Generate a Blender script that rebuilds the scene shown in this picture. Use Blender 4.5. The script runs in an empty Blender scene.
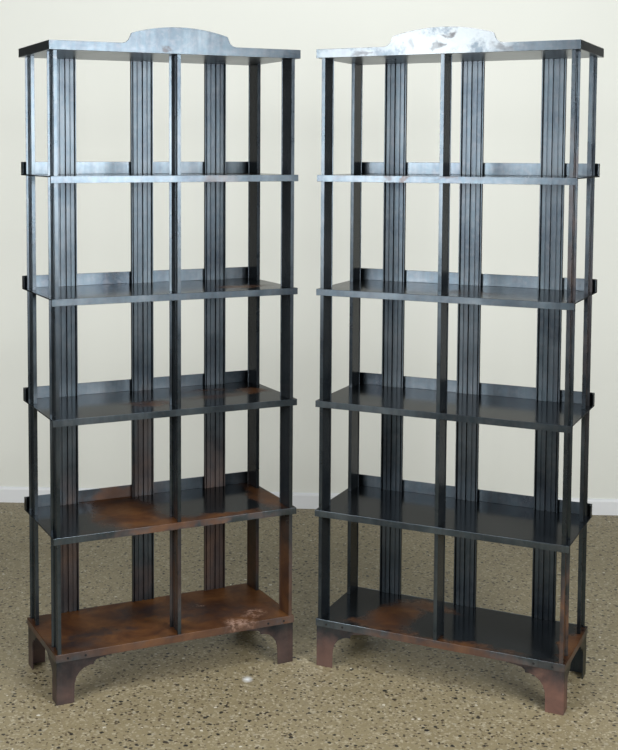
import bpy, bmesh, math
from mathutils import Matrix, Vector
C = bpy.context.scene.collection
CM = 0.01

# ------------------------------------------------------------ node helpers
class NT:
    def __init__(s, name):
        s.m = bpy.data.materials.new(name); s.m.use_nodes = True
        s.t = s.m.node_tree; s.t.nodes.clear()
        s.out = s.n('ShaderNodeOutputMaterial')
        s.b = s.n('ShaderNodeBsdfPrincipled')
        s.l(s.b.outputs[0], s.out.inputs[0])
    def n(s, k, **kw):
        x = s.t.nodes.new(k)
        for a, v in kw.items(): setattr(x, a, v)
        return x
    def l(s, a, b): s.t.links.new(a, b)
    def put(s, sock, v):
        if hasattr(v, 'is_linked') or isinstance(v, bpy.types.NodeSocket): s.l(v, sock)
        else: sock.default_value = v
    def math(s, op, a, b=0.0, c=None, clamp=False):
        x = s.n('ShaderNodeMath', operation=op, use_clamp=clamp)
        s.put(x.inputs[0], a); s.put(x.inputs[1], b)
        if c is not None: s.put(x.inputs[2], c)
        return x.outputs[0]
    def vmath(s, op, a, b=None, scale=None):
        x = s.n('ShaderNodeVectorMath', operation=op)
        s.put(x.inputs[0], a)
        if b is not None: s.put(x.inputs[1], b)
        if scale is not None: x.inputs['Scale'].default_value = scale
        return x.outputs['Value'] if op == 'LENGTH' else x.outputs[0]
    def noise(s, vec, scale, detail=4, rough=.55, dist=0):
        x = s.n('ShaderNodeTexNoise'); s.l(vec, x.inputs['Vector'])
        x.inputs['Scale'].default_value = scale; x.inputs['Detail'].default_value = detail
        x.inputs['Roughness'].default_value = rough; x.inputs['Distortion'].default_value = dist
        return x
    def ramp(s, f, stops):
        x = s.n('ShaderNodeValToRGB'); s.l(f, x.inputs[0])
        e = x.color_ramp.elements
        while len(e) < len(stops): e.new(.5)
        for q, (p, c) in zip(e, stops):
            q.position = p; q.color = (c, c, c, 1) if isinstance(c, (int, float)) else (*c, 1)
        return x.outputs[0]
    def mix(s, f, a, b, mode='MIX'):
        x = s.n('ShaderNodeMix', data_type='RGBA', blend_type=mode)
        s.put(x.inputs[0], f)
        for i, v in ((6, a), (7, b)):
            if isinstance(v, tuple): x.inputs[i].default_value = (*v, 1)
            else: s.l(v, x.inputs[i])
        return x.outputs[2]
    def mixf(s, f, a, b):
        x = s.n('ShaderNodeMix', data_type='FLOAT')
        s.put(x.inputs[0], f); s.put(x.inputs[2], a); s.put(x.inputs[3], b)
        return x.outputs[0]

RUST = ((.035, .016, .010), (.072, .029, .012), (.118, .050, .018), (.18, .082, .027))
BROWN = ((.055, .036, .033), (.115, .06, .047), (.155, .082, .062), (.21, .12, .085))
def steel(name, rust, dark=(), pale=(), bare=(), offset=0.0, tone=1.0, ro=(.16, .34), rustcol=RUST, metal=1.0, ior=1.5):
    tone *= .5
    """blued mill-scale steel; rust/dark/pale/bare are patches (x, y, z, rx, ry, rz, strength) in cm in the bookcase's own frame"""
    s = NT(name)
    co = s.n('ShaderNodeTexCoord').outputs['Object']
    P0 = s.vmath('ADD', co, (offset, offset * .7, 0))
    warp = s.noise(P0, 9, 5, .65)
    w = s.vmath('SUBTRACT', warp.outputs['Color'], (.5, .5, .5))
    P = s.vmath('ADD', co, s.vmath('SCALE', w, scale=.16))
    def blobs(L, soft=.55):
        r = None
        for x, y, z, rx, ry, rz, k in L:
            d = s.vmath('SUBTRACT', P, (x * CM, y * CM, z * CM))
            d = s.vmath('MULTIPLY', d, (1 / (rx * CM), 1 / (ry * CM), 1 / (rz * CM)))
            ln = s.vmath('LENGTH', d)
            mr = s.n('ShaderNodeMapRange', interpolation_type='SMOOTHSTEP')
            s.l(ln, mr.inputs[0])
            mr.inputs[1].default_value = 1.15; mr.inputs[2].default_value = soft
            mr.inputs[3].default_value = 0; mr.inputs[4].default_value = k
            r = mr.outputs[0] if r is None else s.math('MAXIMUM', r, mr.outputs[0])
        return r
    big = s.noise(P0, 4.5, 6, .6, .4).outputs[0]
    st = s.n('ShaderNodeMapping'); s.l(P0, st.inputs[0]); st.inputs['Scale'].default_value = (60, 60, 2.5)
    streak = s.noise(st.outputs[0], 1, 3, .6).outputs[0]
    fine = s.noise(P0, 55, 4, .6).outputs[0]
    t = tone
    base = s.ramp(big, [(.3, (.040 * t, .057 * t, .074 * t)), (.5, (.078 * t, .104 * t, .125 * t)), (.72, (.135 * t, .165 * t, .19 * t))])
    base = s.mix(s.ramp(streak, [(.35, .35), (.7, 0.0)]), base, (.04 * t, .04 * t, .05 * t))
    base = s.mix(s.ramp(fine, [(.45, 0.0), (.8, .3)]), base, (.17 * t, .16 * t, .165 * t))
    rough = s.mixf(big, *ro)
    s.b.inputs['IOR'].default_value = ior
    if pale:
        f = blobs(pale)
        base = s.mix(f, base, (.34, .37, .39)); rough = s.mixf(f, rough, .42)
    f = blobs(rust, .35)
    brk = s.ramp(s.noise(P0, 8, 6, .7).outputs[0], [(.25, .88), (.42, 1.0)])
    f = s.math('MULTIPLY', f, brk)
    rc = s.ramp(s.noise(P0, 8, 5, .6, .5).outputs[0],
                [(p, c) for p, c in zip((.25, .42, .58, .76), rustcol)])
    base = s.mix(f, base, rc)
    rough = s.mixf(f, rough, .5)
    met = s.mixf(f, metal, .05)
    if dark:
        f = s.math('MULTIPLY', blobs(dark, .45), s.ramp(s.noise(P0, 16, 4, .6).outputs[0], [(.34, .4), (.6, 1.0)]))
        base = s.mix(f, base, (.022, .018, .022)); met = s.mixf(f, met, .2)
    if bare:
        g = s.math('MULTIPLY', blobs(bare, .3), s.ramp(s.noise(P0, 70, 5, .7).outputs[0], [(.42, 0.0), (.55, 1.0)]))
        base = s.mix(g, base, (.34, .22, .17))
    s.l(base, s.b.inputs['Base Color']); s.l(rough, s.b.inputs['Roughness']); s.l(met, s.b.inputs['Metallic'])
    bp = s.n('ShaderNodeBump'); bp.inputs['Strength'].default_value = .12; bp.inputs['Distance'].default_value = .002
    s.l(fine, bp.inputs['Height']); s.l(bp.outputs[0], s.b.inputs['Normal'])
    return s.m

def floor_mat():
    s = NT('terrazzo')
    co = s.n('ShaderNodeTexCoord').outputs['Object']
    wn = s.noise(co, 90, 2, .6)
    P = s.vmath('ADD', co, s.vmath('SCALE', s.vmath('SUBTRACT', wn.outputs['Color'], (.5, .5, .5)), scale=.012))
    big = s.noise(co, 1.3, 4, .6).outputs[0]
    base = s.ramp(big, [(.3, (.225, .188, .108)), (.7, (.275, .232, .138))])
    fv = s.n('ShaderNodeTexVoronoi'); s.l(P, fv.inputs['Vector']); fv.inputs['Scale'].default_value = 130
    sp = s.n('ShaderNodeSeparateColor'); s.l(fv.outputs['Color'], sp.inputs[0])
    base = s.mix(s.math('MULTIPLY', s.ramp(sp.outputs[0], [(.55, 0.0), (.95, 1.0)]), .55), base, (.2, .165, .105))
    base = s.mix(s.math('MULTIPLY', s.ramp(sp.outputs[1], [(.75, 0.0), (1.0, 1.0)]), .45), base, (.58, .54, .42))
    def chips(scale, size, prob, col, off):
        nonlocal base
        v = s.n('ShaderNodeTexVoronoi')
        s.l(s.vmath('ADD', P, (off, off * .37, 0)), v.inputs['Vector']); v.inputs['Scale'].default_value = scale
        c = s.n('ShaderNodeSeparateColor'); s.l(v.outputs['Color'], c.inputs[0])
        r = s.math('MULTIPLY', s.math('POWER', c.outputs[0], 1.6), size)
        on = s.math('LESS_THAN', c.outputs[1], prob)
        d = s.math('SUBTRACT', s.math('ADD', r, .12 * size), v.outputs['Distance'])
        k = s.math('MULTIPLY', s.math('MULTIPLY', d, 14, clamp=True), on)
        base = s.mix(k, base, col)
    chips(40, .33, .45, (.31, .28, .205), 5.1)
    chips(80, .48, .50, (.10, .075, .045), 9.3)
    chips(58, .42, .42, (.03, .026, .02), 2.2)
    chips(64, .40, .34, (.05, .035, .022), 17.9)
    chips(30, .26, .35, (.015, .014, .013), 7.7)
    chips(48, .30, .08, (.6, .58, .5), 13.1)
    # white paint fleck on the floor in front of the bookcases
    d = s.vmath('SUBTRACT', P, (.026, 4.205, 0)); d = s.vmath('MULTIPLY', d, (1 / .022, 1 / .03, 1))
    base = s.mix(s.math('SUBTRACT', 1.0, s.vmath('LENGTH', d), clamp=True), base, (.75, .78, .8))
    s.l(base, s.b.inputs['Base Color'])
    s.b.inputs['Roughness'].default_value = .5
    s.b.inputs['Specular IOR Level'].default_value = .3
    return s.m

def plain(name, col, rough, var=.04, scale=2.0):
    s = NT(name)
    co = s.n('ShaderNodeTexCoord').outputs['Object']
    n = s.noise(co, scale, 4, .6).outputs[0]
    lo = tuple(c * (1 - var) for c in col); hi = tuple(min(1, c * (1 + var)) for c in col)
    s.l(s.ramp(n, [(.3, lo), (.7, hi)]), s.b.inputs['Base Color'])
    s.b.inputs['Roughness'].default_value = rough
    bp = s.n('ShaderNodeBump'); bp.inputs['Strength'].default_value = .06; bp.inputs['Distance'].default_value = .002
    s.l(s.noise(co, 45, 3, .6).outputs[0], bp.inputs['Height']); s.l(bp.outputs[0], s.b.inputs['Normal'])
    return s.m

# ------------------------------------------------------------ mesh helpers (bookcase frame, cm: x width, y depth back, z up)
def box(bm, x0, x1, y0, y1, z0, z1, mi=0):
    vs = [bm.verts.new((x * CM, y * CM, z * CM)) for x in (x0, x1) for y in (y0, y1) for z in (z0, z1)]
    for f in ((0, 1, 3, 2), (4, 6, 7, 5), (0, 4, 5, 1), (2, 3, 7, 6), (0, 2, 6, 4), (1, 5, 7, 3)):
        bm.faces.new([vs[i] for i in f]).material_index = mi

def extrude(bm, pts, fn, a, b):
    """prism over 2D outline pts; fn(p, t) -> 3D in cm"""
    A = [bm.verts.new([c * CM for c in fn(p, a)]) for p in pts]
    B = [bm.verts.new([c * CM for c in fn(p, b)]) for p in pts]
    n = len(pts)
    bm.faces.new(A[::-1]); bm.faces.new(B)
    for i in range(n): bm.faces.new((A[i], A[(i + 1) % n], B[(i + 1) % n], B[i]))

def link(name, bm, mat, parent, bevel=.0007):
    bmesh.ops.recalc_face_normals(bm, faces=bm.faces)
    me = bpy.data.meshes.new(name); bm.to_mesh(me); bm.free()
    for q in (mat if isinstance(mat, tuple) else (mat,)): me.materials.append(q)
    o = bpy.data.objects.new(name, me); C.objects.link(o); o.parent = parent
    if bevel:
        b = o.modifiers.new('bevel', 'BEVEL'); b.width = bevel; b.segments = 2; b.limit_method = 'ANGLE'
        b.angle_limit = math.radians(40)
    return o

D = 38.2
SH = [176.93, 136.71, 96.72, 57.1]
ZB = 17.27
TOPB, TOPT = 217.7, 220.72
LIP, UP = 2.3, 4.33

def channel_outline():
    h = [(4.3, 1.25), (3.9, 1.25), (3.85, .3), (3.5, .3), (3.42, .9), (2.15, .9), (2.1, .6), (1.8, .6), (1.75, .9), (.42, .9), (.35, .15)]
    p = [(-4.3, 0), (4.3, 0)] + h + [(-x, y) for x, y in h[::-1]]
    return p

def post_outline():
    # web with a square flange at the front and a splayed one at the rear; second coordinate points to the mouth
    return [(-4.35, 0), (3.8, 0), (4.0, -.2), (4.35, -.2), (4.35, 1.3), (4.22, 1.3), (3.6, .65), (3.5, .25),
            (1.6, .25), (1.5, .5), (.5, .5), (.4, .25), (-.4, .25), (-.5, .5), (-1.5, .5), (-1.6, .25),
            (-3.85, .25), (-3.85, 1.3), (-4.35, 1.3)]

def channel(name, mat, parent, fn, outline=None):
    """one fluted channel standing in five lengths between the shelves"""
    bm = bmesh.new()
    lv = [ZB] + SH[::-1] + [TOPB + .01]
    for i in range(5):
        top = lv[i + 1] - (.4 if i < 4 else 0)
        extrude(bm, outline or channel_outline(), fn, lv[i], top)
    if isinstance(mat, tuple):      # faces turned sideways take the darker steel, flange faces the brighter
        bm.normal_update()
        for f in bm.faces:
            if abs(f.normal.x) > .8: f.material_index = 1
    return link(name, bm, mat, parent, .0005)

def bookcase(name, label, x, y, a, M, MT, MU, MP, MF, dx):
    root = bpy.data.objects.new(name, None); C.objects.link(root)
    root.location = (x, y, 0); root.rotation_euler = (0, 0, a); root.empty_display_size = .2
    root['label'] = label; root['category'] = 'bookcase'; root['group'] = 'tall steel bookcases'
    # top: tray with front, side and rear rims, arched crest in the front rim
    bm = bmesh.new()
    half = [(45.4, TOPT), (20.6, TOPT), (19.4, 221.0), (18.4, 221.8), (17.9, 222.9), (17.5, 223.9), (16.9, 224.25)]
    arc = [(16.9 * math.cos(t), 224.25 + 2.4 * math.sin(t)) for t in [math.pi * k / 22 for k in range(1, 22)]]
    arc = []
    R = (16.9 ** 2 + 2.35 ** 2) / (2 * 2.35)
    for k in range(1, 22):
        u = 16.9 - 33.8 * k / 22
        arc.append((u, 226.6 - R + math.sqrt(R * R - u * u)))
    pts = [(-45.4, TOPB), (45.4, TOPB)] + half + arc + [(-u, z) for u, z in half[::-1]]
    extrude(bm, pts, lambda p, t: (p[0], t, p[1]), -.4, 0)
    box(bm, -45.4, 45.4, D, D + .4, TOPB, TOPT)
    box(bm, -45.4, -45.0, 0, D, TOPB, TOPT)
    box(bm, 45.0, 45.4, 0, D, TOPB, TOPT)
    box(bm, -45.0, 45.0, 0, D, TOPB, TOPB + .4)
    link('top_panel', bm, M, root)
    # shelves
    for z in SH:
        bm = bmesh.new()
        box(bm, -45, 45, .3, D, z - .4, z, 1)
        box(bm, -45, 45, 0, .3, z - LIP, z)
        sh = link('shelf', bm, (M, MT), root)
        bm = bmesh.new()
        box(bm, -45, 45, D - .3, D, z, z + UP)
        box(bm, -45, -44.7, D - 2.6, D - .3, z, z + UP)
        box(bm, 44.7, 45, D - 2.6, D - .3, z, z + UP)
        link('back_rim', bm, M, sh)
    # base shelf with its rim, bolts and four bracket feet
    e, f0, f1 = 44.45, .35, D - .35
    bm = bmesh.new()
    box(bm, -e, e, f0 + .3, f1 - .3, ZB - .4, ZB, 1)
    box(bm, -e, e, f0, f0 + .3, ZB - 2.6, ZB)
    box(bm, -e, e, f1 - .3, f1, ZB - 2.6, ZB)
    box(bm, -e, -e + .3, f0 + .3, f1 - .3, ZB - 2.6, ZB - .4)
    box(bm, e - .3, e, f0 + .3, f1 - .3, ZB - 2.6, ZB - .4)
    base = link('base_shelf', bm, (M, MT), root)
    for u in (-40.3, -34.1, 34.1, 40.3):
        for yy, s in ((f0, -1),):
            bm = bmesh.new()
            bmesh.ops.create_cone(bm, cap_ends=True, segments=14, radius1=.42 * CM, radius2=.3 * CM, depth=.3 * CM,
                                  matrix=Matrix.Translation((u * CM, (yy + s * .15) * CM, 15.8 * CM)) @ Matrix.Rotation(-s * math.pi / 2, 4, 'X'))
            link('bolt', bm, BOLT, base, 0)
    prof = [(0, 0), (6.1, 0), (6.15, 4.5), (6.3, 6.8), (6.9, 8.7), (8.0, 10.3), (9.6, 11.5), (11.4, 12.1), (12.9, 12.1), (13.1, 13.0),
            (14.0, 13.7), (17, 14.2), (20.5, 14.67), (20.5, 16.85), (0, 16.85)]
    for sx in (-1, 1):
        for sy in (0, 1):
            bm = bmesh.new()
            ye = f0 + .3 if sy == 0 else f1 - .3
            dy = 1 if sy == 0 else -1
            extrude(bm, prof, lambda p, t: (sx * (e - .3 - p[0]), ye + dy * t, p[1]), 0, .35)
            sp = [(q * .75 if q > 6.7 else q * .9, z) for q, z in prof]
            sp[0] = (.35, 0); sp[-1] = (.35, 16.85)
            extrude(bm, sp, lambda p, t: (sx * (e - .3 - t), ye + dy * p[0], p[1]), 0, .35)
            link('foot', bm, MF, root)
    # uprights: fluted channels set edge-on, mouths outwards; the middle one opens to the left
    po = post_outline()
    for sx in (-1, 1):
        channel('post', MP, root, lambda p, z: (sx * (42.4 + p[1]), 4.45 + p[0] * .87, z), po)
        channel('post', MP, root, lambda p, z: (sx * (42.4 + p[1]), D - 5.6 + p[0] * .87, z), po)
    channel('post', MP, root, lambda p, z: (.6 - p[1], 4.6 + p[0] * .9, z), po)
    for c in (-29.1, 0, 29.1):
        channel('back_slat', MU, root, lambda p, z: (c + dx + p[0] * .975, D - .7 - p[1], z))
    return root

BOLT = plain('black_bolt', (.008, .008, .009), .85)
A_L = dict(
    rust=[(-13, 17, 57, 15, 24, 7, 1), (6, 2, 56.5, 40, 5, 3, .85), (41, 20, 57, 6, 20, 4, .75), (-10, 37, 59, 20, 4, 5, .8), (-4, 2, 57, 14, 10, 5, .9),
          (20, 16, 97, 16, 5, 3, .35), (36, 22, 97, 6, 9, 3, .6), (-6, 12, 97, 10, 9, 3, .5), (22, 28, 97, 12, 5, 3, .4),
          (3, 20, 17.2, 85, 42, 6, 1), (4, 0, 15.5, 52, 9, 8, .9), (38, 2, 15, 12, 4, 6, .9),
          (30, 28, 177, 16, 8, 3, .35), (28, 12, 136.7, 12, 6, 3, .5), (14, 0, 176, 8, 3, 3, .3)],
    dark=[(-26, 13, 17.2, 18, 5, 3, .85), (-34, 7, 17.2, 10, 5, 3, .85), (-6, 26, 17.2, 14, 9, 3, .8), (10, 20, 17.2, 16, 8, 3, .75), (22, 12, 17.2, 18, 6, 3, .55), (-5, 0, 219.6, 3.2, 3, .9, .9)],
    
    bare=[(22, 2, 16, 7, 5, 3, .9), (32, 7, 17.2, 6, 4, 2, .8), (17, 22, 17.2, 7, 2, 1, .7)])
ML = steel('bright_steel_left', tone=1.95, ro=(.22, .38), **A_L)
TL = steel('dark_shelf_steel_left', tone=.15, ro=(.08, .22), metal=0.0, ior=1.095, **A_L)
A_UL = dict(rust=[(28, 34, 40, 20, 10, 42, .5), (43, 6, 25, 5, 14, 32, .65), (42, 34, 30, 6, 10, 24, .6), (-29, 36, 38, 6, 6, 34, .4), (0, 36, 70, 6, 6, 32, .35), (0, 5, 40, 4, 8, 26, .35),
          (0, 36, 25, 7, 6, 12, .3)], offset=1.1)
UL = steel('blued_steel_upright_rusty', tone=1.5, ro=(.28, .42), **A_UL)
PL = steel('blued_steel_post_rusty', tone=1.4, ro=(.22, .34), **A_UL)
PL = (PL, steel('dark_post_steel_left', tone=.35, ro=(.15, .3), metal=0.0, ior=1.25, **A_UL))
A_R = dict(
    rust=[(-20, 16, 17.2, 10, 17, 5, .85), (-12, 30, 17.2, 14, 6, 4, .6), (-22, 5, 17.2, 14, 5, 3, .6), (4, 0, 14, 40, 6, 6, .85), (40, 0, 5, 11, 6, 11, .8),
          (44, 18, 17, 4, 22, 5, .8), (-41, 0, 5, 8, 6, 11, .35), (6, 14, 137, 16, 8, 3, .3), (-12, 2, 176.9, 30, 3, 1, .3)],
    dark=[(1.5, -.4, 224.5, 3.4, 3, 1.3, .8), (-3, -.4, 220.5, 2.6, 3, 1.2, .85), (-12, -.4, 221.5, 2, 3, 1.6, .25), (20, -.4, 219.5, 5, 3, 1.2, .4),
          (-27, -.4, 218.3, 6, 3, 1, .6)],
    pale=[(0, -.4, 223, 26, 3, 9, .6), (-30, -.4, 219, 22, 2, 3, .3)], offset=3.3)
MR = steel('bright_steel_right', tone=1.95, ro=(.22, .38), **A_R)
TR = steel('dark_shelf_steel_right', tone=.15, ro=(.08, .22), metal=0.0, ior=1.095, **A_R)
FL = steel('foot_steel_brown', rust=[(0, 19, 4, 70, 40, 15, 1)], rustcol=BROWN, ro=(.3, .45), offset=2.0)
FR = steel('foot_steel_mauve', rust=[(42, 0, 3, 14, 10, 13, 1), (0, 0, 14, 40, 4, 6, .8), (-43, 0, 3, 14, 10, 11, .75)], rustcol=BROWN, ro=(.3, .45), offset=4.0)
A_UR = dict(rust=[(43, 4, 30, 4, 6, 26, .8), (43, 4, 150, 3, 6, 60, .25), (43, 34, 120, 3, 6, 60, .2)], offset=5.7)
UR = steel('blued_steel_upright_dark', tone=1.5, ro=(.28, .42), **A_UR)
PR = steel('blued_steel_post_dark', tone=1.4, ro=(.22, .34), **A_UR)
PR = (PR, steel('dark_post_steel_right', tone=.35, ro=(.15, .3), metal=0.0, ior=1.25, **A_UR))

bookcase('bookcase', 'dark steel bookcase on the left with rusty brown lower shelves on terrazzo floor', -.2075, 4.1709, .4264, ML, TL, UL, PL, FL, -.45)
bookcase('bookcase', 'dark blued steel bookcase on the right with mottled silvery arched crest and mostly black shelves', .6678, 4.125, -.4655, MR, TR, UR, PR, FR, -.1)

# ------------------------------------------------------------ room
def room_box(name, x0, x1, y0, y1, z0, z1, mat, M=Matrix(), bevel=0):
    bm = bmesh.new(); box(bm, x0 * 100, x1 * 100, y0 * 100, y1 * 100, z0 * 100, z1 * 100)
    o = link(name, bm, mat, None, bevel); o.matrix_world = M; o['kind'] = 'structure'; return o
room_box('floor', -5, 6, -3, 8, -.1, 0, floor_mat())
ang = math.atan2(6.168 - 6.371, 1.913 + 1.215)
WM = Matrix.Translation((.336, 6.28, 0)) @ Matrix.Rotation(ang, 4, 'Z')
room_box('wall_back', -2.5, 2.3, .012, .15, 0, 3.6, plain('cream_wall', (.80, .825, .775), .7, .012, 1.2), WM)
panel_mat = plain('charcoal_panel', (.03, .03, .034), .9, .1)  # unseen dark panels added either side so the steel's side faces reflect dark
def dark_panel(name, a, b):
    a, b = Vector((*a, 0)), Vector((*b, 0)); d = b - a
    return room_box(name, 0, d.length, -.06, .06, 0, 3.6, panel_mat, Matrix.Translation(a) @ Matrix.Rotation(math.atan2(d.y, d.x), 4, 'Z'))
dark_panel('added_panel_left', (-3.1, 2.8), (-2.12, 6.45))
dark_panel('added_panel_right', (3.2, 2.8), (2.58, 6.12))
bm = bmesh.new()
extrude(bm, [(0, 0), (0, 6.9), (.35, 7.7), (.9, 8.2), (1.2, 8.2), (1.2, 0)], lambda p, t: (t, p[0], p[1]), -250, 230)
o = link('baseboard_back', bm, plain('white_baseboard', (.80, .83, .86), .45, .01), None, 0); o.matrix_world = WM; o['kind'] = 'structure'

# ------------------------------------------------------------ light
def area(name, loc, target, w, h, power, col=(1, 1, 1)):
    l = bpy.data.lights.new(name, 'AREA'); l.shape = 'RECTANGLE'; l.size = w; l.size_y = h; l.energy = power; l.color = col
    o = bpy.data.objects.new(name, l); C.objects.link(o); o.location = loc
    o.rotation_euler = (Vector(target) - Vector(loc)).to_track_quat('-Z', 'Y').to_euler()
    return o
area('softbox_light', (2.3, 1.0, 1.98), (-.1, 5.4, .85), 1.6, 1.4, 80, (1, .995, .98))
area('softbox_light', (-2.8, 1.0, 1.95), (.3, 5.4, .85), 1.7, 1.4, 78, (1, .995, .98))
area('overhead_fill_light', (.3, 2.8, 4.0), (.3, 5.3, 0), 3.0, 1.2, 50, (1, 1, .985))  # added overhead fill for wall and floor, not a known ceiling lamp
wd = bpy.data.worlds.new('studio'); bpy.context.scene.world = wd; wd.use_nodes = True
bg = wd.node_tree.nodes['Background']; bg.inputs[0].default_value = (.85, .93, 1, 1); bg.inputs[1].default_value = .07

# ------------------------------------------------------------ camera
f, h, pi, ro, cx, cy = 1229.7847, 1.8489, .0686, .0027, 241.1618, 236.5669
cam = bpy.data.cameras.new('camera'); co = bpy.data.objects.new('camera', cam); C.objects.link(co)
cam.sensor_fit = 'HORIZONTAL'; cam.sensor_width = 36; cam.lens = f * 36 / 618
cam.shift_x = (309 - cx) / 618; cam.shift_y = (cy - 375) / 618
c, s = math.cos(pi), math.sin(pi); cr, sr = math.cos(ro), math.sin(ro)
X = Vector((1, 0, 0)); V = Vector((0, s, c)); F = Vector((0, c, -s))
R_ = X * cr + V * sr; U_ = V * cr - X * sr
co.matrix_world = Matrix(((R_.x, U_.x, -F.x, 0), (R_.y, U_.y, -F.y, 0), (R_.z, U_.z, -F.z, h), (0, 0, 0, 1)))
sc = bpy.context.scene; sc.camera = co
sc.view_settings.view_transform = 'Standard'; sc.view_settings.look = 'None'
sc.view_settings.gamma = 1; sc.view_settings.use_curve_mapping = False; sc.view_settings.exposure = .78
